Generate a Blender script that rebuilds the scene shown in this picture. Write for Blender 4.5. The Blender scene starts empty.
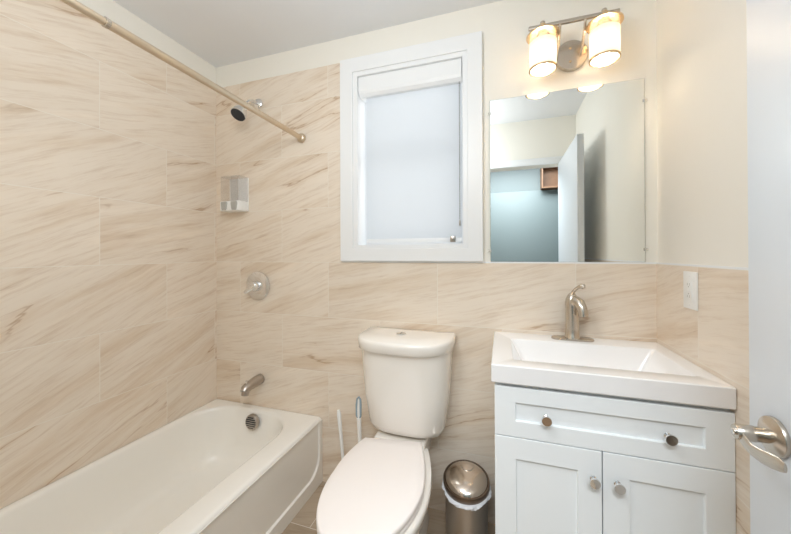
import bpy, bmesh, math, random
from mathutils import Vector, Matrix, Euler
random.seed(7)
PI = math.pi
scn = bpy.context.scene
COL = scn.collection

# ------------------------------------------------------------------ camera
cd = bpy.data.cameras.new('camera'); cam = bpy.data.objects.new('camera', cd); COL.objects.link(cam)
cd.sensor_fit = 'HORIZONTAL'; cd.sensor_width = 36.0; cd.lens = 323.41 / 791 * 36.0
cd.shift_y = -(267 - 252.54) / 791
cd.clip_start = 0.02
cam.location = (0, 0, 1.2665)
_y, _p, _r = math.radians(18.1769), math.radians(0.1865), math.radians(-0.2265)
_f = Vector((-math.sin(_y) * math.cos(_p), math.cos(_y) * math.cos(_p), math.sin(_p)))
_rt = Vector((math.cos(_y), math.sin(_y), 0)); _up = _rt.cross(_f)
_R = math.cos(_r) * _rt + math.sin(_r) * _up; _U = -math.sin(_r) * _rt + math.cos(_r) * _up
cam.rotation_euler = Matrix((_R, _U, -_f)).transposed().to_euler()
scn.camera = cam

# ------------------------------------------------------------------ world, lights, exposure
w = bpy.data.worlds.new('world'); scn.world = w; w.use_nodes = True
bg = w.node_tree.nodes['Background']
bg.inputs['Color'].default_value = (1.0, 0.99, 0.965, 1); bg.inputs['Strength'].default_value = 1.0

def area(name, loc, rot, sx, sy, power, col, shape='RECTANGLE', spread=180):
    l = bpy.data.lights.new(name, 'AREA'); l.shape = shape; l.size = sx; l.size_y = sy
    l.energy = power; l.color = col; l.spread = math.radians(spread)
    o = bpy.data.objects.new(name, l); COL.objects.link(o); o.location = loc; o.rotation_euler = rot
    return o
def point_light(name, loc, r, power, col):
    l = bpy.data.lights.new(name, 'POINT'); l.energy = power; l.color = col; l.shadow_soft_size = r
    o = bpy.data.objects.new(name, l); COL.objects.link(o); o.location = loc
    return o
point_light('room_fill_light', (-0.45, 0.42, 2.02), 0.18, 8.5, (0.93, 0.97, 1.0))  # added out-of-view fill that brightens ceiling and room, no fixture behind it
area('hall_fill_light', (0.10, -0.62, 2.44), (0, 0, 0), 1.0, 0.6, 24.0, (0.89, 0.95, 1.0))  # added fill behind the camera, shines in through the doorway, no fixture
SHADE_GLOW = 0.22
scn.view_settings.view_transform = 'Standard'; scn.view_settings.look = 'None'
scn.view_settings.gamma = 1.0; scn.view_settings.use_curve_mapping = False
scn.view_settings.exposure = 1.12
scn.cycles.use_denoising = True
scn.cycles.max_bounces = 14; scn.cycles.diffuse_bounces = 8; scn.cycles.glossy_bounces = 6
scn.cycles.transmission_bounces = 8; scn.cycles.transparent_max_bounces = 12
scn.cycles.caustics_reflective = False

# ------------------------------------------------------------------ materials
def srgb(r, g, b):
    f = lambda c: (c / 255 / 12.92) if c / 255 <= 0.04045 else ((c / 255 + 0.055) / 1.055) ** 2.4
    return (f(r), f(g), f(b), 1)

def mat(name, col, rough=0.5, metal=0.0, bump=0.0, bscale=60, var=0.0, coat=0.0, **kw):
    m = bpy.data.materials.new(name); m.use_nodes = True
    nt = m.node_tree; b = nt.nodes['Principled BSDF']
    b.inputs['Base Color'].default_value = col
    b.inputs['Roughness'].default_value = rough; b.inputs['Metallic'].default_value = metal
    b.inputs['Coat Weight'].default_value = coat; b.inputs['Coat Roughness'].default_value = 0.05
    for k, v in kw.items(): b.inputs[k.replace('_', ' ')].default_value = v
    tc = nt.nodes.new('ShaderNodeTexCoord')
    no = nt.nodes.new('ShaderNodeTexNoise'); no.inputs['Scale'].default_value = bscale; no.inputs['Detail'].default_value = 4
    nt.links.new(tc.outputs['Object'], no.inputs['Vector'])
    if bump:
        bp = nt.nodes.new('ShaderNodeBump'); bp.inputs['Strength'].default_value = bump; bp.inputs['Distance'].default_value = 0.002
        nt.links.new(no.outputs['Fac'], bp.inputs['Height']); nt.links.new(bp.outputs['Normal'], b.inputs['Normal'])
    if var:
        mx = nt.nodes.new('ShaderNodeMix'); mx.data_type = 'RGBA'
        mx.inputs[6].default_value = tuple(c * (1 - var) for c in col[:3]) + (1,); mx.inputs[7].default_value = col
        nt.links.new(no.outputs['Fac'], mx.inputs[0]); nt.links.new(mx.outputs[2], b.inputs['Base Color'])
    return m

def tile_material(name, ua, va, shift, vshift, base, tan, vein, ang=0.25, tw=0.61, th=0.305, rough=0.32, flip=1, seed=0.0, grout=(0.84, 0.79, 0.71, 1)):
    m = bpy.data.materials.new(name); m.use_nodes = True
    nt = m.node_tree; N = nt.nodes; L = nt.links; b = N['Principled BSDF']
    def mth(op, a, c=None, d=None):
        n = N.new('ShaderNodeMath'); n.operation = op
        for i, v in enumerate((a, c, d)):
            if v is None: continue
            if isinstance(v, (int, float)): n.inputs[i].default_value = v
            else: L.new(v, n.inputs[i])
        return n.outputs[0]
    tc = N.new('ShaderNodeTexCoord'); sp = N.new('ShaderNodeSeparateXYZ'); L.new(tc.outputs['Object'], sp.inputs[0])
    ax = {'x': 0, 'y': 1, 'z': 2}
    u = mth('SUBTRACT', sp.outputs[ax[ua]], shift); v = mth('SUBTRACT', sp.outputs[ax[va]], vshift - 0.0002)
    vr = mth('DIVIDE', v, th); row = mth('FLOOR', vr)
    par = mth('FLOORED_MODULO', row, 2.0)
    off = mth('MULTIPLY', mth('SUBTRACT', 1.0, par), tw / 2)
    uc = mth('DIVIDE', mth('ADD', u, off), tw); colm = mth('FLOOR', uc)
    fu = mth('MULTIPLY', mth('SUBTRACT', uc, colm), tw); fv = mth('MULTIPLY', mth('SUBTRACT', vr, row), th)
    edge = mth('MINIMUM', mth('MINIMUM', fu, mth('SUBTRACT', tw, fu)), mth('MINIMUM', fv, mth('SUBTRACT', th, fv)))
    gm = mth('LESS_THAN', edge, 0.0014)
    cv = N.new('ShaderNodeCombineXYZ'); L.new(colm, cv.inputs[0]); L.new(row, cv.inputs[1]); cv.inputs[2].default_value = seed
    wn = N.new('ShaderNodeTexWhiteNoise'); wn.noise_dimensions = '3D'; L.new(cv.outputs[0], wn.inputs['Vector'])
    rs = N.new('ShaderNodeSeparateColor'); L.new(wn.outputs['Color'], rs.inputs[0])
    # pattern space
    pc = N.new('ShaderNodeCombineXYZ')
    L.new(mth('ADD', mth('MULTIPLY', fu, flip), mth('MULTIPLY', rs.outputs[0], 31.0)), pc.inputs[0])
    L.new(mth('ADD', fv, mth('MULTIPLY', rs.outputs[1], 17.0)), pc.inputs[1])
    L.new(mth('MULTIPLY', rs.outputs[2], 9.0), pc.inputs[2])
    wp = N.new('ShaderNodeTexNoise'); wp.inputs['Scale'].default_value = 2.2; wp.inputs['Detail'].default_value = 3
    L.new(pc.outputs[0], wp.inputs['Vector'])
    wv = N.new('ShaderNodeVectorMath'); wv.operation = 'MULTIPLY_ADD'
    L.new(wp.outputs['Color'], wv.inputs[0]); wv.inputs[1].default_value = (0.05, 0.05, 0); L.new(pc.outputs[0], wv.inputs[2])
    vr2 = N.new('ShaderNodeVectorRotate'); vr2.rotation_type = 'Z_AXIS'; L.new(wv.outputs[0], vr2.inputs['Vector'])
    L.new(mth('MULTIPLY_ADD', mth('SUBTRACT', rs.outputs[2], 0.5), 0.30, -ang), vr2.inputs['Angle'])
    def noise(sx, sy, det, rgh=0.55, dz=0.0):
        mp = N.new('ShaderNodeMapping'); mp.inputs['Scale'].default_value = (sx, sy, 1); mp.inputs['Location'].default_value = (dz, dz * .7, dz)
        L.new(vr2.outputs[0], mp.inputs[0])
        n = N.new('ShaderNodeTexNoise'); n.inputs['Scale'].default_value = 1; n.inputs['Detail'].default_value = det; n.inputs['Roughness'].default_value = rgh
        L.new(mp.outputs[0], n.inputs['Vector']); return n.outputs['Fac']
    def rng(f, a, c, lo=0.0, hi=1.0):
        n = N.new('ShaderNodeMapRange'); n.interpolation_type = 'SMOOTHSTEP'; L.new(f, n.inputs[0])
        for i, q in enumerate((a, c, lo, hi)): n.inputs[i + 1].default_value = q
        return n.outputs[0]
    def mix(f, c1, c2):
        n = N.new('ShaderNodeMix'); n.data_type = 'RGBA'; L.new(f, n.inputs[0])
        for i, c in ((6, c1), (7, c2)):
            if isinstance(c, tuple): n.inputs[i].default_value = c
            else: L.new(c, n.inputs[i])
        return n.outputs[2]
    bands = rng(noise(0.9, 8, 6, 0.62), 0.46, 0.72, 0, 0.72)
    streak = rng(noise(5, 70, 6, 0.7, 3.0), 0.45, 0.72, 0, 0.34)
    c = mix(bands, base, tan)
    c = mix(streak, c, tuple(0.5 * (a + d) for a, d in zip(tan, vein)))
    light = rng(noise(2.0, 16, 4, 0.6, 11.0), 0.52, 0.75, 0, 0.55)
    c = mix(light, c, tuple(min(1, q * 1.10) for q in base[:3]) + (1,))
    n2 = noise(0.75, 6.0, 6, 0.5, 7.0)
    ridge = rng(mth('ABSOLUTE', mth('SUBTRACT', n2, 0.5)), 0.0, 0.010, 1, 0)
    mask = rng(noise(1.1, 4.5, 3, 0.5, 15.0), 0.50, 0.64)
    c = mix(mth('MULTIPLY', mth('MULTIPLY', ridge, mask), 0.85), c, vein)
    soft = rng(mth('ABSOLUTE', mth('SUBTRACT', n2, 0.5)), 0.0, 0.07, 0.5, 0)
    c = mix(mth('MULTIPLY', soft, mask), c, tan)
    tv = N.new('ShaderNodeMix'); tv.data_type = 'RGBA'; tv.blend_type = 'MULTIPLY'; tv.inputs[0].default_value = 1
    L.new(c, tv.inputs[6])
    g = mth('MULTIPLY_ADD', rs.outputs[0], 0.03, 0.975); cg = N.new('ShaderNodeCombineColor')
    for i in range(3): L.new(g, cg.inputs[i])
    L.new(cg.outputs[0], tv.inputs[7])
    c = mix(mth('MULTIPLY', gm, 0.8), tv.outputs[2], grout)
    L.new(c, b.inputs['Base Color'])
    L.new(mth('MULTIPLY_ADD', gm, 0.4, rough), b.inputs['Roughness'])
    b.inputs['Specular IOR Level'].default_value = 0.4
    bp = N.new('ShaderNodeBump'); bp.inputs['Strength'].default_value = 0.5; bp.inputs['Distance'].default_value = 0.001
    L.new(mth('SUBTRACT', 1.0, gm), bp.inputs['Height']); L.new(bp.outputs['Normal'], b.inputs['Normal'])
    return m

TB, TT, TV = srgb(233, 221, 206), srgb(212, 189, 162), srgb(156, 112, 72)
M = {}
M['tile_left'] = tile_material('tile_left', 'y', 'z', 1.268, 0.0, TB, TT, TV, 0.36, seed=1.0)
M['tile_back'] = tile_material('tile_back', 'x', 'z', -1.523, 0.0, TB, TT, TV, 0.26, seed=2.0)
M['tile_right'] = tile_material('tile_right', 'y', 'z', 1.295, 0.0, TB, TT, TV, 0.22, flip=-1, seed=3.0)
M['tile_floor'] = tile_material('tile_floor', 'x', 'y', -0.545, 1.299, srgb(180, 163, 143), srgb(154, 135, 112), srgb(116, 94, 72), 0.2, seed=4.0)
M['paint'] = mat('cream_paint', srgb(238, 235, 227), 0.6, bump=0.05, bscale=220)
M['ceiling'] = mat('ceiling_paint', srgb(226, 228, 231), 0.75, bump=0.05, bscale=200)
M['trim'] = mat('white_trim_paint', srgb(236, 238, 240), 0.35, bump=0.02)
M['door'] = mat('white_door_paint', srgb(218, 223, 229), 0.38, bump=0.03, bscale=90)
M['hall'] = mat('grey_hall_paint', srgb(120, 129, 130), 0.6, bump=0.04, bscale=200)
M['halldoor'] = mat('grey_door_paint', srgb(114, 125, 126), 0.5, bump=0.03)
M['hallfloor'] = mat('hall_floor_wood', srgb(150, 118, 88), 0.4, bump=0.1, var=0.3, bscale=14)
M['wood'] = mat('brown_wood', srgb(150, 112, 84), 0.5, var=0.35, bscale=18)
M['porcelain'] = mat('white_porcelain', srgb(240, 235, 228), 0.12, coat=0.6, var=0.01)
M['tub'] = mat('white_enamel', srgb(243, 240, 234), 0.16, coat=0.5, var=0.01)
M['seat'] = mat('white_seat_plastic', srgb(240, 233, 229), 0.28, var=0.01)
M['cabinet'] = mat('white_cabinet_lacquer', srgb(236, 240, 242), 0.34, bump=0.015)
M['sink'] = mat('white_cultured_marble', srgb(241, 240, 240), 0.18, coat=0.4)
M['dark'] = mat('dark_gap', srgb(60, 62, 64), 0.7)
M['chrome'] = mat('polished_chrome', (0.80, 0.80, 0.80, 1), 0.06, 1.0)
M['nickel'] = mat('brushed_nickel', srgb(202, 193, 181), 0.26, 1.0, bump=0.03, bscale=160)
M['rod'] = mat('satin_nickel', srgb(214, 198, 176), 0.34, 1.0, bump=0.02, bscale=160)
M['steel'] = mat('brushed_steel', srgb(186, 177, 168), 0.28, 1.0, bump=0.04, bscale=120)
M['domesteel'] = mat('shiny_steel', srgb(214, 202, 190), 0.16, 1.0)
M['bronze'] = mat('dark_steel', srgb(124, 110, 98), 0.3, 1.0)
M['black'] = mat('black_plastic', srgb(28, 29, 32), 0.45)
M['rubber'] = mat('dark_nozzles', srgb(44, 48, 54), 0.6, bump=0.6, bscale=260)
M['white_plastic'] = mat('white_plastic', srgb(240, 240, 238), 0.35)
M['greyplastic'] = mat('grey_button_plastic', srgb(176, 174, 168), 0.35)
M['bluegrey'] = mat('blue_grey_grip', srgb(150, 168, 178), 0.5)
M['liner'] = mat('thin_white_film', srgb(235, 236, 240), 0.3, bump=0.5, bscale=40, Transmission_Weight=0.15)
M['mirror'] = mat('silvered_glass', (0.90, 0.93, 0.915, 1), 0.0, 1.0)
M['mirror_edge'] = mat('green_glass_edge', srgb(120, 140, 130), 0.2)
M['lampglow_rim'] = mat('warm_nickel', srgb(222, 196, 160), 0.25, 1.0)
M['socket'] = mat('socket_ceramic', srgb(226, 206, 176), 0.5)

def glassy(name, col, alpha, rough=0.05):
    m = bpy.data.materials.new(name); m.use_nodes = True; nt = m.node_tree; N = nt.nodes; L = nt.links
    b = N['Principled BSDF']; b.inputs['Base Color'].default_value = col; b.inputs['Roughness'].default_value = rough
    t = N.new('ShaderNodeBsdfTransparent'); t.inputs[0].default_value = (1, 1, 1, 1)
    mx = N.new('ShaderNodeMixShader'); mx.inputs[0].default_value = alpha
    L.new(t.outputs[0], mx.inputs[1]); L.new(b.outputs[0], mx.inputs[2]); L.new(mx.outputs[0], N['Material Output'].inputs[0])
    return m
M['pane'] = glassy('window_glass', (0.9, 0.95, 0.95, 1), 0.12, 0.02)
M['smoke'] = glassy('smoky_clear_plastic', srgb(170, 162, 156), 0.13, 0.08)
M['clip'] = glassy('clear_clip', srgb(238, 235, 228), 0.16, 0.1)
M['clearglass'] = glassy('clear_glass', srgb(245, 230, 205), 0.30, 0.03)

def blind_material():
    m = bpy.data.materials.new('blind_fabric'); m.use_nodes = True; nt = m.node_tree; N = nt.nodes; L = nt.links
    d = N.new('ShaderNodeBsdfDiffuse'); d.inputs[0].default_value = srgb(232, 234, 236)
    t = N.new('ShaderNodeBsdfTranslucent'); t.inputs[0].default_value = srgb(226, 230, 234)
    tc = N.new('ShaderNodeTexCoord')
    bp = N.new('ShaderNodeBump'); bp.inputs['Strength'].default_value = 0.15; bp.inputs['Distance'].default_value = 0.0005
    wx = N.new('ShaderNodeTexWave'); wx.bands_direction = 'Z'; wx.inputs['Scale'].default_value = 110
    wx.inputs['Distortion'].default_value = 1.0
    L.new(tc.outputs['Object'], wx.inputs['Vector']); L.new(wx.outputs['Fac'], bp.inputs['Height'])
    L.new(bp.outputs['Normal'], d.inputs['Normal'])
    mx = N.new('ShaderNodeMixShader'); mx.inputs[0].default_value = 0.62
    L.new(d.outputs[0], mx.inputs[1]); L.new(t.outputs[0], mx.inputs[2]); L.new(mx.outputs[0], N['Material Output'].inputs[0])
    return m
M['blind'] = blind_material()

def glow(name, col, s, base):
    m = mat(name, base, 0.4); b = m.node_tree.nodes['Principled BSDF']
    b.inputs['Emission Color'].default_value = col; b.inputs['Emission Strength'].default_value = s
    return m
def shade_material():
    m = bpy.data.materials.new('lit_frosted_glass'); m.use_nodes = True; nt = m.node_tree; N = nt.nodes; L = nt.links
    d = N.new('ShaderNodeBsdfDiffuse'); d.inputs[0].default_value = (0.62, 0.59, 0.55, 1)
    t = N.new('ShaderNodeBsdfTranslucent'); t.inputs[0].default_value = (0.46, 0.42, 0.36, 1)
    mx = N.new('ShaderNodeMixShader'); mx.inputs[0].default_value = 0.5
    e = N.new('ShaderNodeEmission'); e.inputs[0].default_value = (1.0, 0.84, 0.64, 1); e.inputs[1].default_value = SHADE_GLOW
    ad = N.new('ShaderNodeAddShader')
    L.new(d.outputs[0], mx.inputs[1]); L.new(t.outputs[0], mx.inputs[2]); L.new(mx.outputs[0], ad.inputs[0]); L.new(e.outputs[0], ad.inputs[1])
    L.new(ad.outputs[0], N['Material Output'].inputs[0])
    return m
M['shade'] = shade_material()
M['bulb'] = glow('lit_bulb', (1.0, 0.80, 0.57, 1), 40.0, srgb(250, 244, 232))

# ------------------------------------------------------------------ mesh helpers
class MB:
    def __init__(s): s.bm = bmesh.new()
    def box(s, x0, x1, y0, y1, z0, z1, bev=0.0, seg=2):
        bm = s.bm
        vs = [bm.verts.new((x, y, z)) for x in (x0, x1) for y in (y0, y1) for z in (z0, z1)]
        fs = [bm.faces.new([vs[i] for i in q]) for q in ((0, 1, 3, 2), (4, 6, 7, 5), (0, 4, 5, 1), (2, 3, 7, 6), (0, 2, 6, 4), (1, 5, 7, 3))]
        if bev:
            es = list({e for f in fs for e in f.edges})
            bmesh.ops.bevel(bm, geom=es, offset=bev, segments=seg, profile=0.5, affect='EDGES')
        return s
    def loft(s, rings, cap0=True, cap1=True, closed=True):
        bm = s.bm; R = [[bm.verts.new(p) for p in r] for r in rings]; n = len(R[0])
        for a, b in zip(R, R[1:]):
            for i in range(n if closed else n - 1):
                j = (i + 1) % n
                try: bm.faces.new((a[i], a[j], b[j], b[i]))
                except ValueError: pass
        if cap0: bm.faces.new(R[0][::-1])
        if cap1: bm.faces.new(R[-1])
        return s
    def tube(s, path, r, n=14, caps=True, flat=1.0, upv=None):
        P = [Vector(p) for p in path]; rings = []
        t0 = (P[1] - P[0]).normalized()
        a = Vector(upv) if upv else (Vector((0, 0, 1)) if abs(t0.z) < 0.9 else Vector((1, 0, 0)))
        for i, p in enumerate(P):
            t = (P[min(i + 1, len(P) - 1)] - P[max(i - 1, 0)]).normalized()
            a = (a - t * a.dot(t)).normalized(); b = t.cross(a)
            rr = r[i] if isinstance(r, (list, tuple)) else r
            rings.append([p + a * (rr * math.cos(k * 2 * PI / n)) + b * (rr * flat * math.sin(k * 2 * PI / n)) for k in range(n)])
        return s.loft(rings, caps, caps)
    def lathe(s, prof, c=(0, 0, 0), axis=(0, 0, 1), n=36, caps=True):
        ax = Vector(axis).normalized(); a = Vector((1, 0, 0)) if abs(ax.x) < 0.9 else Vector((0, 1, 0))
        a = (a - ax * a.dot(ax)).normalized(); b = ax.cross(a); c = Vector(c)
        rings = [[c + ax * h + a * (r * math.cos(k * 2 * PI / n)) + b * (r * math.sin(k * 2 * PI / n)) for k in range(n)] for r, h in prof]
        return s.loft(rings, caps, caps)
    def ring(s, outer, inner, depth_axis, d0, d1):
        """frame: rectangle with rectangular hole; outer/inner=(u0,u1,v0,v1); depth along 'x' or 'y'"""
        def P(u, v, d): return (d, u, v) if depth_axis == 'x' else (u, d, v)
        def rect(q): return [(q[0], q[2]), (q[1], q[2]), (q[1], q[3]), (q[0], q[3])]
        O, I = rect(outer), rect(inner)
        rings = [[P(u, v, d1) for u, v in O], [P(u, v, d0) for u, v in O], [P(u, v, d0) for u, v in I], [P(u, v, d1) for u, v in I], [P(u, v, d1) for u, v in O]]
        s.loft(rings, False, False)
        bmesh.ops.remove_doubles(s.bm, verts=s.bm.verts, dist=1e-6)
        return s

ORG = {}
def obj(name, mb, m, parent=None, origin=None, smooth=40, bev=0.0):
    bm = mb.bm; bmesh.ops.recalc_face_normals(bm, faces=bm.faces)
    o0 = Vector(ORG[parent.name]) if parent else Vector(origin or (0, 0, 0))
    bmesh.ops.translate(bm, verts=bm.verts, vec=-o0)
    me = bpy.data.meshes.new(name); bm.to_mesh(me); bm.free()
    for q in (m if isinstance(m, list) else [m]): me.materials.append(q)
    o = bpy.data.objects.new(name, me); COL.objects.link(o)
    if smooth:
        me.polygons.foreach_set('use_smooth', [True] * len(me.polygons)); me.set_sharp_from_angle(angle=math.radians(smooth))
    if parent: o.parent = parent; o.location = (0, 0, 0)
    else: o.location = o0
    if bev:
        b = o.modifiers.new('bevel', 'BEVEL'); b.width = bev; b.segments = 2; b.limit_method = 'ANGLE'
    ORG[o.name] = tuple(o0)
    return o
def tag(o, label, cat, group=None):
    o['label'] = label; o['category'] = cat
    if group: o['group'] = group
    return o
def thing(name, loc, label=None, cat=None, group=None):
    o = bpy.data.objects.new(name, None); COL.objects.link(o); o.location = loc; o.empty_display_size = 0.05
    ORG[o.name] = tuple(loc)
    if label: tag(o, label, cat, group)
    return o
def struct(o): o['kind'] = 'structure'; return o

def rrect(cx, cy, hx, hy, r, z, n=64):
    """rounded rectangle ring, n points, even count per corner, ccw"""
    pts = []; k = n // 4
    for q, (sx, sy) in enumerate(((1, 1), (-1, 1), (-1, -1), (1, -1))):
        for i in range(k):
            a = q * PI / 2 + (i / (k - 1)) * PI / 2
            pts.append((cx + sx * (hx - r) + r * math.cos(a), cy + sy * (hy - r) + r * math.sin(a), z))
    return pts

# ------------------------------------------------------------------ the room
XL, XR, D, H = -1.71, 0.60, 1.587, 2.452
PB = D + 0.008                                   # plaster plane behind the tile
F0, F1 = -0.06, 0.06                             # front wall with the doorway
WX0, WX1, WZ0, WZ1 = -0.755, -0.152, 1.293, 2.238  # window hole
DX0, DX1, DZ = -0.32, 0.515, 2.045               # doorway

struct(obj('floor', MB().box(XL - .1, XR + .1, F0, D + .1, -0.08, 0.0), M['tile_floor']))
struct(obj('ceiling', MB().box(XL - .1, XR + .1, F0, D + .3, H, H + .08), M['ceiling']))
wl = struct(obj('wall_left', MB().box(XL - .12, XL - .008, F0, D + .2, 0, H), M['paint']))
obj('tile_cladding', MB().box(XL - .008, XL, F1, D + .008, 0.0, 2.313), M['tile_left'], wl)
wr = struct(obj('wall_right', MB().box(XR + .008, XR + .12, F0, D + .2, 0, H), M['paint']))
obj('tile_cladding', MB().box(XR, XR + .008, F1, D + .008, 0.0, 1.220), M['tile_right'], wr)
mb = MB(); y0, y1 = PB, PB + .15
mb.box(XL - .008, WX0, y0, y1, 0, H).box(WX1, XR + .008, y0, y1, 0, H).box(WX0, WX1, y0, y1, 0, WZ0).box(WX0, WX1, y0, y1, WZ1, H)
wb = struct(obj('wall_back', mb, M['paint']))
mb = MB().box(XL, -0.829, D, PB, 0.0, 2.313).box(-0.829, XR, D, PB, 0.0, 1.220)
obj('tile_cladding', mb, M['tile_back'], wb)
mb = MB().box(XL - .008, DX0, F0, F1, 0, H).box(DX1, XR + .008, F0, F1, 0, H).box(DX0, DX1, F0, F1, DZ, H)
struct(obj('wall_front', mb, M['paint']))
# white caulk strip on the tile tops
mb = MB().box(-0.829, XR, D + .0005, PB + .0005, 1.2201, 1.2265).box(XR + .0005, XR + .008, F1, D, 1.2201, 1.2265)
struct(obj('trim_1', mb, M['trim']))
# door casing on the room side
mb = MB().box(DX0 - .06, DX0, F1, F1 + .015, 0, DZ + .06, .003).box(DX1, DX1 + .06, F1, F1 + .015, 0, DZ + .06, .003).box(DX0, DX1, F1, F1 + .015, DZ, DZ + .06, .003)
struct(obj('trim_2', mb, M['trim']))

# hallway beyond the doorway
struct(obj('floor_hall', MB().box(-1.6, 1.4, -1.45, F0, -0.08, -0.001), M['hallfloor']))
struct(obj('ceiling_hall', MB().box(-1.6, 1.4, -1.45, F0, H, H + .08), M['ceiling']))
struct(obj('wall_hall', MB().box(-1.6, 1.4, -1.45, -1.33, 0, H), M['hall']))
struct(obj('wall_hall_left', MB().box(-1.7, -1.6, -1.45, F0, 0, H), M['hall']))
struct(obj('wall_hall_right', MB().box(1.4, 1.5, -1.45, F0, 0, H), M['hall']))
mb = MB().box(-1.6, XL + .05, F0 - .0, F0 + .06, 0, H).box(XR + .12, 1.4, F0, F0 + .06, 0, H)
struct(obj('wall_hall_front', mb, M['hall']))
d2 = struct(obj('door_2', MB().box(-0.45, 0.85, -1.328, -1.29, 0.005, 2.062, .003), M['halldoor']))
sb = thing('wooden_box', (0.585, -1.33, 2.066), 'brown wooden wall box above the grey hall door, seen in the mirror', 'box')
obj('case', MB().ring((0.473, 0.708, 2.067, 2.34), (0.488, 0.693, 2.082, 2.325), 'y', -1.328, -1.17), M['wood'], sb, smooth=0)
obj('back_panel', MB().box(0.489, 0.692, -1.328, -1.31, 2.083, 2.324), M['wood'], sb, smooth=0)

# ------------------------------------------------------------------ window
win = struct(thing('window_1', ((WX0 + WX1) / 2, PB, WZ0)))
obj('casing', MB().ring((-0.829, -0.083, 1.2275, 2.313), (WX0, WX1, WZ0, WZ1), 'y', 1.568, PB), M['trim'], win, smooth=0, bev=.0025)
obj('stop_bead', MB().ring((WX0, WX1, WZ0, WZ1), (-0.729, -0.176, 1.312, 2.215), 'y', 1.575, 1.70), M['trim'], win, smooth=0, bev=.002)
obj('sash_frame', MB().ring((-0.729, -0.176, 1.312, 2.215), (-0.705, -0.205, 1.335, 2.195), 'y', 1.685, 1.72), M['trim'], win, smooth=0, bev=.002)
obj('meeting_rail', MB().box(-0.705, -0.205, 1.688, 1.715, 1.78, 1.815, .002), M['trim'], win)
obj('pane', MB().box(-0.705, -0.205, 1.700, 1.704, 1.335, 1.780), M['pane'], win, smooth=0)
obj('pane', MB().box(-0.705, -0.205, 1.700, 1.704, 1.815, 2.195), M['pane'], win, smooth=0)

# ------------------------------------------------------------------ door leaf, open into the room
door = struct(thing('door_1', (0.465, 0.08, 0.0)))
obj('leaf', MB().box(0.465, 0.505, 0.088, 0.830, 0.010, 2.035, .002), M['door'], door)
HY, HZ = 0.763, 0.936
hd = obj('door_handle', MB().lathe([(0.0335, 0), (0.0345, .003), (0.033, .007), (0.024, .011), (0.016, .014)], (0.465, HY, HZ), (-1, 0, 0), 40), M['nickel'], door)
hd['label'] = 'brushed nickel lever door handle'
obj('neck', MB().lathe([(0.0130, .010), (0.0130, .030), (0.0138, .031), (0.0138, .054), (0.0120, .058)], (0.465, HY, HZ), (-1, 0, 0), 28), M['nickel'], hd)
obj('privacy_button', MB().lathe([(0.0055, .0565), (0.0055, .061), (0.0035, .062)], (0.465, HY, HZ), (-1, 0, 0), 18), M['chrome'], hd)
pth = [(0.4135, .770, .9375), (0.413, .758, .933), (0.412, .744, .926), (0.412, .729, .9225), (0.413, .710, .9235), (0.414, .692, .927), (0.415, .675, .931), (0.4155, .664, .932)]
obj('lever', MB().tube(pth, [.0085, .0105, .0105, .0105, .0115, .012, .011, .007], 20, flat=.32, upv=(0, 0, 1)), M['nickel'], hd)
lp = obj('latch_plate', MB().box(0.473, 0.497, 0.829, 0.8310, 0.90, 0.96, .0004), M['nickel'], door)
for hz in (0.25, 1.05, 1.82):
    obj('hinge', MB().lathe([(.006, 0), (.006, .09)], (0.509, 0.090, hz), (0, 0, 1), 14), M['nickel'], door)

# far side of the leaf: matching handle
hb = obj('door_handle', MB().lathe([(0.0335, 0), (0.0345, .003), (0.033, .007), (0.024, .011), (0.0115, .014), (0.0115, .055)], (0.505, HY, HZ), (1, 0, 0), 40), M['nickel'], door)

# ------------------------------------------------------------------ roller blind
rb = thing('roller_blind', (-0.453, 1.60, 2.213), 'white roller blind with a square cassette pulled down in the window', 'blind')
prof = [(1.662, 2.214), (1.588, 2.214), (1.584, 2.205), (1.584, 2.138), (1.590, 2.124), (1.604, 2.110), (1.662, 2.110)]
obj('cassette', MB().loft([[(x, y, z) for y, z in prof] for x in (-0.7265, -0.1805)]), M['trim'], rb, smooth=0, bev=.0015)
obj('fabric', MB().box(-0.698, -0.186, 1.6245, 1.6253, 1.335, 2.118), M['blind'], rb, smooth=0)
obj('bottom_rail', MB().box(-0.698, -0.186, 1.619, 1.631, 1.322, 1.345, .003), M['trim'], rb)
ch = MB()
for i in range(84):
    z = 2.118 - i * 0.0083
    ch.lathe([(.0008, -.0030), (.0024, -.0014), (.0024, .0014), (.0008, .0030)], (-0.1945, 1.6080, z), (0, 0, 1), 6)
ch.tube([(-0.1945, 1.6080, 2.12), (-0.1945, 1.6080, 1.425)], .0007, 6)
obj('pull_chain', ch, mat('chain_grey', srgb(132, 130, 126), 0.4), rb)
obj('chain_weight', MB().lathe([(.002, .028), (.0042, .022), (.0042, .004), (.002, 0)], (-0.1945, 1.6080, 1.402), (0, 0, 1), 12), M['steel'], rb)
mbk = MB().box(-0.243, -0.217, 1.612, 1.618, 1.3225, 1.352, .001).box(-0.236, -0.224, 1.604, 1.612, 1.330, 1.346, .001)
obj('chain_bracket', mbk, M['steel'], rb)

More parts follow.
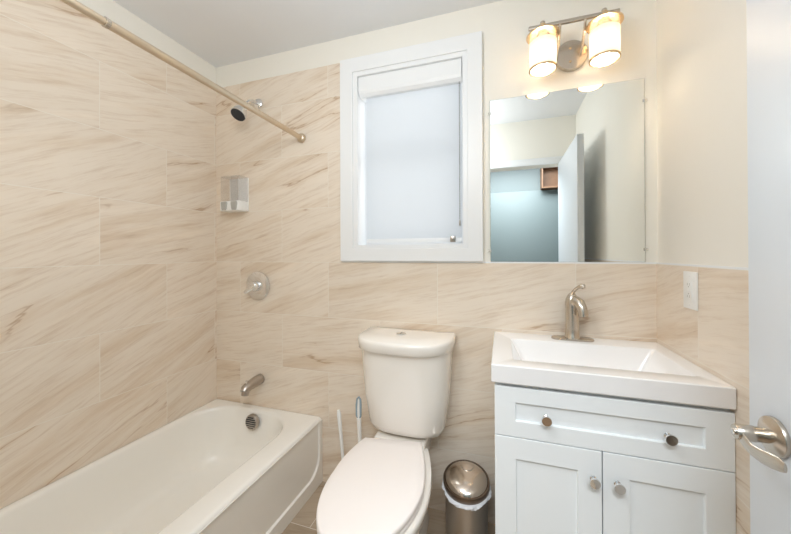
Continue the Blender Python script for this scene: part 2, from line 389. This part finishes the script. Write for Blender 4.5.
# ------------------------------------------------------------------ mirror
MY = PB - 0.0065
mr = thing('wall_mirror', (0.256, PB, 1.232), 'large frameless rectangular mirror over the vanity, reflecting the doorway', 'mirror')
obj('glass', MB().box(-0.049, 0.562, MY, PB - .0005, 1.2275, 1.9865), [M['mirror']], mr, smooth=0)
obj('glass_edge', MB().ring((-0.0498, 0.5628, 1.2267, 1.9873), (-0.049, 0.562, 1.2275, 1.9865), 'y', MY + .0006, PB - .0005), M['mirror_edge'], mr, smooth=0)
for (cx, cz, sx) in ((-0.0498, 1.925, -1), (-0.0498, 1.278, -1), (0.5628, 1.895, 1), (0.5628, 1.280, 1)):
    obj('mirror_clip', MB().box(min(cx - .006 * sx, cx + .010 * sx), max(cx - .006 * sx, cx + .010 * sx), MY - .003, MY - .0002, cz - .006, cz + .006, .001).box(min(cx + .001 * sx, cx + .010 * sx), max(cx + .001 * sx, cx + .010 * sx), MY - .003, PB - .0005, cz - .006, cz + .006, .001), M['clip'], mr)

# ------------------------------------------------------------------ vanity light
LY, LZ = 1.482, 2.218
vl = thing('vanity_light', (0.293, PB, 2.132), 'brushed nickel two-lamp wall light glowing above the mirror', 'lamp')
obj('back_plate', MB().lathe([(0.064, 0), (0.066, .004), (0.066, .014), (0.061, .020), (0.02, .0215)], (0.293, PB - .0005, 2.130), (0, -1, 0), 48), M['nickel'], vl)
for sx, sz in ((0, .028), (0, -.030)):
    obj('screw', MB().lathe([(.0048, 0), (.0048, .003), (.003, .005)], (0.288 + sx, PB - .021, 2.130 + sz), (0, -1, 0), 14), M['lampglow_rim'], vl)
obj('bar', MB().box(0.113, 0.446, LY - .007, LY + .007, LZ - .007, LZ + .007, .002), M['nickel'], vl)
for ax in (0.234, 0.327):
    obj('arm', MB().tube([(ax, LY, LZ - .004), (ax, LY + .012, LZ - .028), (ax, LY + .055, LZ - .075), (ax, PB - .022, LZ - .098), (ax, PB - .012, LZ - .100)], .0055, 12), M['nickel'], vl)
for lx in (0.168, 0.393):
    hol = obj('shade_holder', MB().lathe([(0.0, .009), (.012, .008), (.012, -.008), (.030, -.012), (.030, -.034), (.058, -.038), (.0645, -.037), (.0645, -.041), (.056, -.043), (.028, -.040), (.026, -.016), (.0, -.014)], (lx, LY, LZ), (0, 0, 1), 44, caps=False), M['lampglow_rim'], vl)
    obj('finial', MB().lathe([(.0085, .006), (.0100, .008), (.0100, .017), (.0085, .019), (.001, .0195)], (lx, LY, LZ), (0, 0, 1), 24), M['nickel'], hol)
    obj('socket', MB().lathe([(.018, -.015), (.018, -.060), (.014, -.064), (.014, -.092)], (lx, LY, LZ), (0, 0, 1), 24), M['socket'], hol)
    obj('clear_collar', MB().lathe([(.0500, -.040), (.0520, -.040), (.0520, -.070), (.0500, -.070), (.0500, -.040)], (lx, LY, LZ), (0, 0, 1), 44, caps=False), M['clearglass'], hol)
    sh = obj('glass_shade', MB().lathe([(.0500, -.068), (.0520, -.067), (.0525, -.070), (.0525, -.178), (.0500, -.178), (.0490, -.175), (.0490, -.072), (.0500, -.068)], (lx, LY, LZ), (0, 0, 1), 48, caps=False), M['shade'], vl)
    sh['label'] = 'lit frosted glass shade'
    obj('rim', MB().lathe([(.0520, -.1765), (.0545, -.1765), (.0545, -.1835), (.0490, -.1835), (.0490, -.1795), (.0520, -.1765)], (lx, LY, LZ), (0, 0, 1), 48, caps=False), M['lampglow_rim'], sh)
    obj('bulb', MB().lathe([(.012, -.092), (.020, -.102), (.027, -.118), (.028, -.136), (.022, -.154), (.012, -.162), (.001, -.165)], (lx, LY, LZ), (0, 0, 1), 28), M['bulb'], sh)

# ------------------------------------------------------------------ shower fittings
RX, RZ, RN = -1.080, 1.926, 1.9405
RD = Vector((0, -(D - F1), RN - RZ)).normalized()
sr = thing('shower_rod', (RX, D, RZ), 'satin nickel curtain rod running above the bathtub edge', 'rod')
obj('outer_tube', MB().lathe([(.0135, 0.0), (.0135, .960)], (RX, D - .004, RZ), RD, 24), M['rod'], sr)
obj('inner_tube', MB().lathe([(.0112, .955), (.0112, D - F1 - .006)], (RX, D - .004, RZ), RD, 24), M['rod'], sr)
obj('coupler', MB().lathe([(.0136, .952), (.0146, .953), (.0146, .964), (.0115, .966)], (RX, D - .004, RZ), RD, 24), M['nickel'], sr)
obj('end_flange', MB().lathe([(.0255, 0), (.0265, .003), (.0265, .010), (.022, .018), (.0145, .022)], (RX, D - .0005, RZ), (0, -1, 0), 32), M['rod'], sr)
obj('end_flange', MB().lathe([(.0255, 0), (.0265, .003), (.0265, .010), (.022, .018), (.0120, .022)], (RX, F1 + .0005, RN), (0, 1, 0), 32), M['rod'], sr)

SX = -1.386
sh = thing('wall_shower', (SX, D, 2.168), 'small chrome shower head with a black face high on the tiled wall', 'shower head')
obj('wall_flange', MB().lathe([(.031, 0), (.032, .003), (.026, .010), (.014, .014)], (SX, D - .0005, 2.168), (0, -1, 0), 32), M['chrome'], sh)
obj('arm', MB().tube([(SX, D - .008, 2.168), (SX, D - .045, 2.166), (SX - .001, D - .075, 2.150), (SX - .002, D - .098, 2.122)], .0105, 16), M['chrome'], sh)
hc = Vector((SX - .003, D - .103, 2.114)); hx = Vector((-0.05, -0.55, -0.83)).normalized()
obj('head', MB().lathe([(.013, -.012), (.016, -.004), (.017, .012), (.023, .024), (.037, .052), (.0425, .074), (.0425, .083), (.039, .085)], hc, hx, 36), M['chrome'], sh)
obj('spray_face', MB().lathe([(.0395, .0845), (.0385, .088), (.010, .090), (.001, .0902)], hc, hx, 36), M['rubber'], sh)

va = thing('shower_valve', (SX, D, 1.077), 'round chrome shower valve with a short lever between dispenser and spout', 'valve')
obj('escutcheon', MB().lathe([(.083, 0), (.085, .003), (.084, .008), (.070, .013), (.045, .017), (.030, .018)], (SX, D - .0005, 1.077), (0, -1, 0), 48), M['chrome'], va)
obj('hub', MB().lathe([(.030, .016), (.030, .040), (.026, .052), (.022, .056), (.003, .058)], (SX, D, 1.077), (0, -1, 0), 32), M['chrome'], va)
obj('lever', MB().tube([(SX + .018, D - .046, 1.086), (SX - .004, D - .052, 1.071), (SX - .026, D - .058, 1.055), (SX - .046, D - .062, 1.041)], [.014, .016, .014, .009], 16, flat=.7), M['chrome'], va)

ts = thing('tub_spout', (-1.374, D, 0.52), 'brushed tub spout on the wall above the bathtub end', 'spout')
obj('spout_body', MB().tube([(-1.374, D - .0008, .522), (-1.374, D - .010, .522), (-1.374, D - .055, .520), (-1.374, D - .100, .513), (-1.374, D - .122, .506), (-1.374, D - .134, .495)], [.030, .029, .0285, .027, .0255, .020], 22), M['steel'], ts)
obj('outlet_lip', MB().lathe([(.0200, 0), (.0215, .020), (.0205, .031), (.014, .031)], (-1.374, D - .116, .503), (0, -.22, -1), 22), M['steel'], ts)
obj('diverter_knob', MB().lathe([(.004, 0), (.004, .012), (.0075, .014), (.0075, .022), (.003, .025)], (-1.374, D - .112, .528), (0, 0, 1), 16), M['chrome'], ts)

# ------------------------------------------------------------------ soap dispenser
sd = thing('soap_dispenser', (-1.527, D, 1.522), 'two-chamber wall soap dispenser with smoky clear tanks above the bathtub', 'dispenser')
obj('back_plate', MB().box(-1.598, -1.456, D - .008, D - .0005, 1.526, 1.729, .002), M['white_plastic'], sd)
def chamber(x0, x1):
    k = 10; xm = (x0 + x1) / 2; yb, yf = D - .0085, D - .078
    ring = [(x1, yb), (x1, yf + .012)] + [(x1 - .006 + .006 * math.cos(a), yf + .012 - .010 * math.sin(a)) for a in (.5, 1.0)] + [(xm, yf)] + [(x0 + .006 - .006 * math.cos(a), yf + .012 - .010 * math.sin(a)) for a in (1.0, .5)] + [(x0, yf + .012), (x0, yb)]
    return ring
for x0, x1 in ((-1.598, -1.529), (-1.525, -1.456)):
    rg = chamber(x0, x1)
    obj('tank', MB().loft([[(x, y, z) for x, y in rg] for z in (1.583, 1.726)]), M['smoke'], sd, smooth=30)
    lid = chamber(x0 + .001, x1 - .001)
    obj('tank_lid', MB().loft([[(x, y, z) for x, y in lid] for z in (1.7262, 1.731)]), M['smoke'], sd, smooth=30)
obj('pump_base', MB().box(-1.598, -1.456, D - .080, D - .0085, 1.523, 1.582, .006), M['white_plastic'], sd)
for x in (-1.5635, -1.4905):
    bt = [(1.577, .022), (1.566, .024), (1.536, .018), (1.527, .013)]
    obj('push_button', MB().loft([[(x - hw, D - .0795, z), (x + hw, D - .0795, z), (x + hw * .8, D - .0875, z), (x - hw * .8, D - .0875, z)] for z, hw in bt]), M['greyplastic'], sd)

# ------------------------------------------------------------------ bathtub
TX0, TX1, TY0, TY1, TZ = XL + .001, -0.961, F1 + .003, D - .001, 0.362
tub = thing('bathtub', ((TX0 + TX1) / 2, (TY0 + TY1) / 2, 0), 'white alcove bathtub along the left tiled wall', 'bathtub')
cx, cy, hx_, hy_ = (TX0 + TX1) / 2, (TY0 + TY1) / 2, (TX1 - TX0) / 2, (TY1 - TY0) / 2
ix0, ix1, iy0, iy1 = -1.678, -1.070, 0.17, 1.535
def inner(dx0, dx1, dy0, dy1, r, z):
    x0, x1, y0_, y1_ = ix0 + dx0, ix1 - dx1, iy0 + dy0, iy1 - dy1
    return rrect((x0 + x1) / 2, (y0_ + y1_) / 2, (x1 - x0) / 2, (y1_ - y0_) / 2, r, z, 96)
rings = [rrect(cx - .002, cy, hx_ - .002, hy_, .012, 0.0, 96), rrect(cx - .002, cy, hx_ - .002, hy_, .012, TZ - .022, 96), rrect(cx + .003, cy, hx_ + .003, hy_, .012, TZ - .014, 96), rrect(cx + .002, cy, hx_ + .001, hy_ - .0015, .012, TZ - .005, 96),
         rrect(cx, cy, hx_ - .006, hy_ - .006, .012, TZ - .001, 96), rrect(cx, cy, hx_ - .012, hy_ - .012, .014, TZ, 96),
         inner(-.010, -.012, -.012, -.012, .21, TZ), inner(-.003, -.004, -.004, -.004, .20, TZ - .0015), inner(.003, .003, .003, .003, .195, TZ - .007), inner(.008, .008, .008, .008, .19, TZ - .018),
         inner(.022, .022, .06, .018, .18, .26), inner(.040, .040, .14, .030, .17, .17), inner(.060, .058, .20, .050, .15, .11), inner(.085, .080, .25, .080, .12, .083), inner(.12, .11, .30, .12, .10, .072), inner(.22, .20, .5, .3, .05, .066)]
obj('tub_shell', MB().loft(rings, True, True), M['tub'], tub, smooth=50)
# apron: raised rim round a set-back panel with rounded lower corners
def yz(r, x): return [(x, p[0], p[1]) for p in r]
def apr(y0, y1, z0, z1, r, rt=.003):
    pts = []
    for cy_, cz_, rr_, a0 in ((y1 - rt, z1 - rt, rt, 0), (y0 + rt, z1 - rt, rt, 1), (y0 + r, z0 + r, r, 2), (y1 - r, z0 + r, r, 3)):
        pts += [(cy_ + rr_ * math.cos((a0 + k / 15) * PI / 2), cz_ + rr_ * math.sin((a0 + k / 15) * PI / 2)) for k in range(16)]
    return pts
ax0 = TX1 + .0005
rings = [yz(apr(TY0, TY1, .0, TZ - .014, .004), ax0), yz(apr(TY0 + .001, TY1 - .001, .001, TZ - .016, .004), ax0 + .008), yz(apr(TY0 + .028, TY1 - .026, .070, TZ - .018, .10), ax0 + .008), yz(apr(TY0 + .042, TY1 - .031, .075, TZ - .0185, .096), ax0 - .0015)]
obj('apron', MB().loft(rings, False, True), M['tub'], tub, smooth=40)
ov = obj('overflow_cover', MB().lathe([(.042, 0), (.044, .004), (.044, .016), (.039, .022), (.004, .024)], (-1.362, 1.5165, .304), (0, -1, .10), 36), M['steel'], tub)
sl = MB()
for i in range(6):
    dz_ = (i - 2.5) * .0115; wl_ = math.sqrt(max(.034 ** 2 - dz_ ** 2, 0))
    sl.box(-1.362 - wl_, -1.362 + wl_, 1.4905, 1.4945, .306 + dz_ - .0022, .306 + dz_ + .0022)
obj('slots', sl, M['dark'], ov, smooth=0)
obj('drain', MB().lathe([(.030, 0), (.032, .003), (.020, .005), (.003, .004)], (-1.366, 1.20, .0665), (0, 0, 1), 32), M['chrome'], tub)

# ------------------------------------------------------------------ toilet
TC = -0.432
toi = thing('toilet', (TC, 1.25, 0), 'white two-piece toilet with closed lid between bathtub and vanity', 'toilet')
def egg(yb, yf, hw, hb, ym, z, pf=1.0, sc=1.0):
    """outline in plan, centred on TC; right side from the back then round the front"""
    R = []
    for i in range(6): R.append((hb * i / 6, yb))
    for i in range(12):
        s = i / 12; R.append((hb + (hw - hb) * math.sin(s * PI / 2) ** 0.9, yb + (ym - yb) * s))
    for i in range(24):
        a = i / 24 * PI / 2; R.append((hw * math.cos(a) ** pf, ym + (yf - ym) * math.sin(a)))
    Lf = [(-x, y) for x, y in R[1:]][::-1]
    pts = R + [(0, yf)] + Lf
    yc = (yb + yf) / 2
    return [(TC + x * sc, yc + (y - yc) * sc, z) for x, y in pts]
bowl = [egg(1.50, 1.0, .112, .100, 1.22, 0.0), egg(1.50, 0.98, .114, .102, 1.22, .025), egg(1.49, 1.00, .100, .095, 1.22, .06), egg(1.48, 0.99, .100, .095, 1.20, .14),
        egg(1.47, 0.93, .125, .098, 1.17, .22), egg(1.45, 0.88, .158, .102, 1.14, .30), egg(1.43, 0.842, .176, .112, 1.14, .35), egg(1.42, 0.828, .181, .116, 1.12, .382), egg(1.42, 0.834, .178, .114, 1.12, .394), egg(1.40, .84, .165, .10, 1.12, .398)]
obj('bowl', MB().loft(bowl), M['porcelain'], toi, smooth=60)
nk = MB()
def blk(y0_, y1_, st): nk.loft([[(TC - .014 + sx * hw, y, z) for sx, y in ((-1, y0_), (1, y0_), (1, y1_), (-1, y1_))] for z, hw in st])
blk(1.388, 1.572, ((.20, .085), (.33, .112), (.410, .120), (.424, .118)))
blk(1.18, 1.392, ((.20, .080), (.33, .112), (.384, .122), (.3965, .121)))
obj('tank_shelf', nk, M['porcelain'], toi, smooth=0, bev=.006)
def dshape(hw, yf, yb, z, pw=0.62, n=40):
    """straight back, bowed front"""
    R = [(TC + hw * .97, yb, z), (TC + hw, yb - .02, z)]
    ym = yb - .095
    for i in range(n + 1):
        a = i / n * PI; c = math.cos(a); s_ = math.sin(a)
        R.append((TC + hw * math.copysign(abs(c) ** pw, c), ym + (yf - ym) * s_ ** 0.85, z))
    R += [(TC - hw, yb - .02, z), (TC - hw * .97, yb, z)]
    return R
yb = 1.574
tank = [dshape(.115, 1.450, yb, .4285, .8), dshape(.145, 1.415, yb, .434, .75), dshape(.168, 1.393, yb, .448, .70), dshape(.182, 1.378, yb, .475, .66), dshape(.199, 1.345, yb, .62), dshape(.209, 1.322, yb, .78), dshape(.211, 1.316, yb, .834)]
obj('tank', MB().loft(tank), M['porcelain'], toi, smooth=60)
lid = [dshape(.219, 1.302, yb + .002, .8345), dshape(.2225, 1.296, yb + .003, .838), dshape(.2245, 1.291, yb + .003, .872), dshape(.2225, 1.294, yb + .002, .8815), dshape(.216, 1.302, yb - .002, .8865), dshape(.12, 1.40, yb - .04, .8885)]
obj('tank_lid', MB().loft(lid), M['porcelain'], toi, smooth=60)
fb = obj('flush_button', MB().lathe([(.024, 0), (.024, .004), (.021, .006), (.002, .006)], (TC - .018, 1.452, .8875), (0, 0, 1), 32), M['chrome'], toi)
obj('button_split', MB().box(TC - .0195, TC - .0165, 1.433, 1.471, .8936, .8941), M['dark'], fb, smooth=0)
SE = dict(yb=1.372, yf=.815, hw=.1755, hb=.125, ym=1.11)
def ring_(z, sc):
    out = []
    for x, y, zz in egg(SE['yb'], SE['yf'], SE['hw'], SE['hb'], SE['ym'], z, 1.0, sc):
        t = max(0, min(1, (y - SE['ym']) / (SE['yb'] - SE['ym'])))
        out.append((x - .009 - .026 * t, y + .16 * (x - TC) * t, zz))
    return out
obj('seat', MB().loft([ring_(.399, .985), ring_(.402, .995), ring_(.412, .995), ring_(.415, .985)]), M['seat'], toi, smooth=50)
obj('seat_lid', MB().loft([ring_(.417, .985), ring_(.4195, 1.0), ring_(.431, 1.0), ring_(.4355, .992), ring_(.4380, .97), ring_(.4395, .80), ring_(.440, .4)]), M['seat'], toi, smooth=50)
for sx in (-1, 1):
    obj('hinge', MB().lathe([(.010, -.020), (.012, -.018), (.012, .018), (.010, .020)], (TC + sx * .075, 1.376, .416), (1, 0, 0), 20), M['seat'], toi)
    obj('bolt_cap', MB().lathe([(.013, 0), (.012, .010), (.002, .014)], (TC + sx * .108, 1.30, .0255), (0, 0, 1), 18), M['porcelain'], toi)

# ------------------------------------------------------------------ cleaning sticks behind the toilet
tb = thing('toilet_brush', (-0.745, 1.455, 0), 'slim white toilet brush handle standing next to the bathtub corner', 'brush')
obj('holder', MB().lathe([(.040, 0), (.042, .004), (.040, .12), (.037, .122), (.037, .118), (.036, .010), (.001, .008)], (-0.745, 1.455, 0), (0, 0, 1), 28), M['white_plastic'], tb)
obj('brush_head', MB().lathe([(.012, .02), (.030, .03), (.032, .08), (.015, .10), (.006, .105)], (-0.745, 1.455, 0), (0, 0, 1), 24), M['white_plastic'], tb)
obj('handle', MB().tube([(-0.745, 1.455, .10), (-0.755, 1.455, .20), (-0.769, 1.455, .36), (-0.779, 1.455, .455), (-0.782, 1.455, .482)], [.0062, .0072, .0090, .0105, .0070], 14), M['white_plastic'], tb)
tp = thing('toilet_plunger', (-0.640, 1.470, 0), 'white plunger stick with blue-grey loop grip beside the toilet tank', 'plunger')
obj('cup', MB().lathe([(.046, 0), (.048, .01), (.043, .05), (.028, .075), (.014, .085), (.012, .10)], (-0.640, 1.470, 0), (0, 0, 1), 28), M['bluegrey'], tp)
obj('shaft', MB().tube([(-0.640, 1.470, .09), (-0.6670, 1.465, .25), (-0.6710, 1.465, .36), (-0.6750, 1.465, .455)], [.0085, .0095, .0105, .0115], 16), M['white_plastic'], tp)
g = obj('grip', MB().tube([(-0.6755, 1.465, .448), (-0.6875, 1.465, .466), (-0.6880, 1.465, .520), (-0.6835, 1.465, .548), (-0.6750, 1.465, .558), (-0.6660, 1.465, .546), (-0.6645, 1.465, .520), (-0.6650, 1.465, .466), (-0.6755, 1.465, .448)], .0046, 10), M['bluegrey'], tp)
g['label'] = 'blue-grey loop grip'
obj('grip_core', MB().tube([(-0.6755, 1.4655, .456), (-0.6762, 1.4655, .50), (-0.6762, 1.4655, .545)], [.0070, .0075, .005], 12), M['white_plastic'], tp)

# ------------------------------------------------------------------ bin
BX, BY = -0.149, 1.413
bn = thing('trash_bin', (BX, BY, 0), 'small round stainless steel bin with slanted domed lid beside the vanity', 'bin')
SLP = 0.23
LA = Vector((0.02, -SLP, 1)).normalized(); LC = Vector((BX, BY, .300))
def circ(r, z0, slope, n=56): return [(BX + r * math.cos(k * 2 * PI / n), BY + r * math.sin(k * 2 * PI / n), z0 + slope * r * math.sin(k * 2 * PI / n)) for k in range(n)]
obj('body', MB().loft([circ(.088, .012, 0), circ(.0885, .02, 0), circ(.0885, .15, 0), circ(.0885, .276, SLP)]), M['steel'], bn)
obj('base_ring', MB().lathe([(.092, 0), (.094, .003), (.092, .014), (.088, .016)], (BX, BY, 0), (0, 0, 1), 48), M['black'], bn)
obj('lid_rim', MB().lathe([(.0905, -.025), (.0960, -.026), (.0975, -.023), (.0980, -.002), (.0955, .003), (.090, .003), (.090, -.004)], LC, LA, 56), M['bronze'], bn)
obj('lid_dome', MB().lathe([(.0895, -.001), (.086, .007), (.072, .016), (.050, .023), (.028, .0265), (.001, .0275)], LC, LA, 56), M['domesteel'], bn)
ey = Vector((0, LA.z, -LA.y)).normalized(); ex = ey.cross(LA)
def lp_(u, v, h): return LC + ex * u + ey * v + LA * h
obj('lid_knuckle', MB().tube([lp_(-.026, .062, .017), lp_(-.026, .040, .0225), lp_(-.017, .022, .0255), lp_(0, .014, .0265), lp_(.017, .022, .0255), lp_(.026, .040, .0225), lp_(.026, .062, .017)], [.002, .003, .0035, .0035, .0035, .003, .002], 12), M['domesteel'], bn)
obj('pedal', MB().box(BX - .022, BX + .022, BY - .122, BY - .086, .010, .018, .003), M['black'], bn)
obj('rear_hinge', MB().box(BX - .025, BX + .025, BY + .086, BY + .104, .22, .285, .004), M['black'], bn)
def liner():
    n = 96; rings = []
    rnd = [random.uniform(-1, 1) for _ in range(n)]
    for j, (r, z) in enumerate(((.0893, .278), (.0975, .276), (.1010, .274), (.1015, .271), (.0990, .268), (.0950, .266), (.0915, .266))):
        rg = []
        for k in range(n):
            a = k * 2 * PI / n
            wob = .0026 * math.sin(9 * a + j) + .0020 * math.sin(17 * a + 2 * j) + .0012 * rnd[k]
            f = min(1, j / 2)
            drop = (.004 * math.sin(2 * a + 1) + .004 * math.sin(7 * a)) * (j / 6)
            rg.append((BX + (r + wob * f) * math.cos(a), BY + (r + wob * f) * math.sin(a), z + SLP * r * math.sin(a) + drop))
        rings.append(rg)
    return MB().loft(rings, False, False)
tag(obj('bin_liner', liner(), M['liner'], origin=(BX, BY, .24), smooth=60), 'crumpled white plastic bag edge hanging out under the bin lid', 'bin liner')

# ------------------------------------------------------------------ vanity cabinet
VX0, VX1, VF = -0.0245, 0.5992, 1.120
vc = thing('vanity_cabinet', ((VX0 + VX1) / 2, 1.34, 0), 'white shaker vanity cabinet with one wide drawer above two doors', 'cabinet')
cb = MB()
for q in ((VX0 + .002, VX0 + .018, VF + .0195, D - .002, .085, .8355), (VX1 - .017, VX1 - .001, VF + .0195, D - .002, .085, .8355), (VX0 + .018, VX1 - .017, D - .012, D - .002, .085, .8355),
          (VX0 + .018, VX1 - .017, VF + .0195, D - .012, .085, .101), (VX0 + .018, VX1 - .017, VF + .0195, VF + .037, .6605, .6755), (VX0 + .018, VX1 - .017, VF + .0195, VF + .037, .8010, .8355)):
    cb.box(*q)
obj('carcass', cb, M['cabinet'], vc, smooth=0)
obj('toe_kick', MB().box(VX0 + .002, VX1 - .001, VF + .065, D - .002, .0, .085), M['cabinet'], vc, smooth=0)
def shaker(name, x0, x1, z0, z1, px0, px1, pz0, pz1):
    mb = MB()
    def rect(a, b, c, d_, y): return [(a, y, c), (b, y, c), (b, y, d_), (a, y, d_)]
    e = .0012
    mb.loft([rect(x0, x1, z0, z1, VF + .0184), rect(x0, x1, z0, z1, VF + e), rect(x0 + e, x1 - e, z0 + e, z1 - e, VF), rect(px0, px1, pz0, pz1, VF), rect(px0 + .0012, px1 - .0012, pz0 + .0012, pz1 - .0012, VF + .0010), rect(px0 + .0025, px1 - .0025, pz0 + .0025, pz1 - .0025, VF + .0085)])
    return obj(name, mb, M['cabinet'], vc, smooth=0)
def knob(x, z, parent):
    k = obj('knob', MB().lathe([(.0085, 0), (.0090, .002), (.0060, .004), (.0052, .010), (.0060, .015), (.0125, .018), (.0150, .021), (.0152, .0245), (.0140, .0265), (.0010, .0268)], (x, VF - .0002, z), (0, -1, 0), 36), M['chrome'], parent)
    k['label'] = 'polished chrome knob'
dr = shaker('drawer', VX0, VX1, .6695, .8290, .039, .535, .7205, .7815)
knob(.130, .746, dr); knob(.447, .744, dr)
d1 = shaker('door', VX0, .2835, .095, .6665, .040, .220, .16, .599)
knob(.260, .582, d1)
d2_ = shaker('door', .2865, VX1, .095, .6665, .354, .535, .16, .598)
knob(.323, .580, d2_)

# ------------------------------------------------------------------ sink top
CX0, CX1, CY0, CY1, CZ0, CZ1 = -0.035, 0.5992, 1.112, 1.585, 0.8420, 0.901
st = thing('washbasin', ((CX0 + CX1) / 2, 1.34, CZ0), 'white one-piece sink top with rectangular basin on the vanity cabinet', 'sink')
def rr(x0, x1, y0, y1, r, z): return rrect((x0 + x1) / 2, (y0 + y1) / 2, (x1 - x0) / 2, (y1 - y0) / 2, r, z, 64)
rings = [rr(CX0 + .02, CX1 - .02, CY0 + .02, CY1 - .02, .004, CZ0), rr(CX0 + .002, CX1 - .001, CY0 + .002, CY1, .004, CZ0), rr(CX0, CX1, CY0, CY1, .004, CZ0 + .003), rr(CX0, CX1, CY0, CY1, .004, CZ1 - .003), rr(CX0 + .003, CX1 - .002, CY0 + .003, CY1 - .002, .004, CZ1),
         rr(.028, .556, 1.182, 1.482, .014, CZ1), rr(.034, .550, 1.188, 1.476, .012, CZ1 - .0025), rr(.040, .544, 1.194, 1.473, .012, CZ1 - .010),
         rr(.082, .500, 1.206, 1.456, .02, CZ1 - .088), rr(.094, .487, 1.218, 1.444, .025, CZ1 - .096), rr(.20, .40, 1.28, 1.38, .02, CZ1 - .100)]
obj('slab_and_basin', MB().loft(rings, False, True), M['sink'], st, smooth=24)
obj('drain', MB().lathe([(.022, 0), (.024, .003), (.014, .004), (.002, .003)], (.29, 1.345, CZ1 - .0998), (0, 0, 1), 28), M['nickel'], st)
# ------------------------------------------------------------------ faucet
FX, FY = 0.281, 1.528
fa = thing('sink_faucet', (FX, FY, .901), 'brushed nickel single-handle faucet standing on the sink top', 'faucet')
def stad(hl, hd, z):
    pts = []
    for i in range(20): a = -PI / 2 + PI * i / 19; pts.append((FX + hl - hd + hd * math.cos(a), FY + hd * math.sin(a), z))
    for i in range(20): a = PI / 2 + PI * i / 19; pts.append((FX - hl + hd + hd * math.cos(a), FY + hd * math.sin(a), z))
    return pts
obj('deck_plate', MB().loft([stad(.080, .027, .9012), stad(.081, .028, .9035), stad(.080, .027, .908), stad(.076, .023, .911)]), M['nickel'], fa)
obj('body', MB().lathe([(.031, .909), (.031, .914), (.028, .920), (.0265, .95), (.0265, 1.030), (.0275, 1.055), (.0245, 1.072), (.018, 1.086), (.0105, 1.097), (.002, 1.100)], (FX, FY, 0), (0, 0, 1), 40), M['nickel'], fa)
fd = Vector((.52, -.854, 0))
def fp(r, z): return (FX + fd.x * r, FY + fd.y * r, z)
obj('spout', MB().tube([fp(-.004, 1.035), fp(.008, 1.056), fp(.024, 1.066), fp(.040, 1.060), fp(.052, 1.042), fp(.058, 1.022), fp(.060, 1.008)], [.020, .0225, .0220, .0205, .0190, .0180, .0172], 22), M['nickel'], fa)
obj('handle', MB().tube([fp(-.004, 1.080), fp(.000, 1.092), fp(.008, 1.104), fp(.020, 1.116), fp(.036, 1.126), fp(.050, 1.131), fp(.060, 1.130), fp(.066, 1.127)], [.0110, .0085, .0070, .0066, .0072, .0095, .0105, .0060], 18), M['nickel'], fa)

# ------------------------------------------------------------------ wall outlet
OY, OZ = 1.330, 1.1405
wo = thing('wall_outlet', (XR, OY, OZ), 'white power outlet plate on the right tiled wall', 'outlet')
obj('cover_plate', MB().box(XR - .006, XR - .0002, OY - .040, OY + .040, OZ - .062, OZ + .062, .002), M['white_plastic'], wo)
ins = obj('receptacle', MB().box(XR - .0085, XR - .0061, OY - .0165, OY + .0165, OZ - .034, OZ + .034, .0008), M['white_plastic'], wo)
sl = MB()
for s_ in (-1, 1):
    zc = OZ + s_ * .020
    sl.box(XR - .0089, XR - .0086, OY - .0075, OY - .0058, zc - .004, zc + .004).box(XR - .0089, XR - .0086, OY + .0058, OY + .0075, zc - .004, zc + .004)
    sl.lathe([(.002, 0), (.002, .0003)], (XR - .0086, OY, zc - s_ * .0085), (-1, 0, 0), 10)
obj('socket_slots', sl, M['greyplastic'], ins, smooth=0)
obj('test_button', MB().box(XR - .0095, XR - .0086, OY - .006, OY + .006, OZ - .0045, OZ + .0045, .0003), M['white_plastic'], ins)
for s_ in (-1, 1):
    obj('screw', MB().lathe([(.003, 0), (.0028, .001), (.001, .0013)], (XR - .0061, OY, OZ + s_ * .048), (-1, 0, 0), 12), M['white_plastic'], wo)
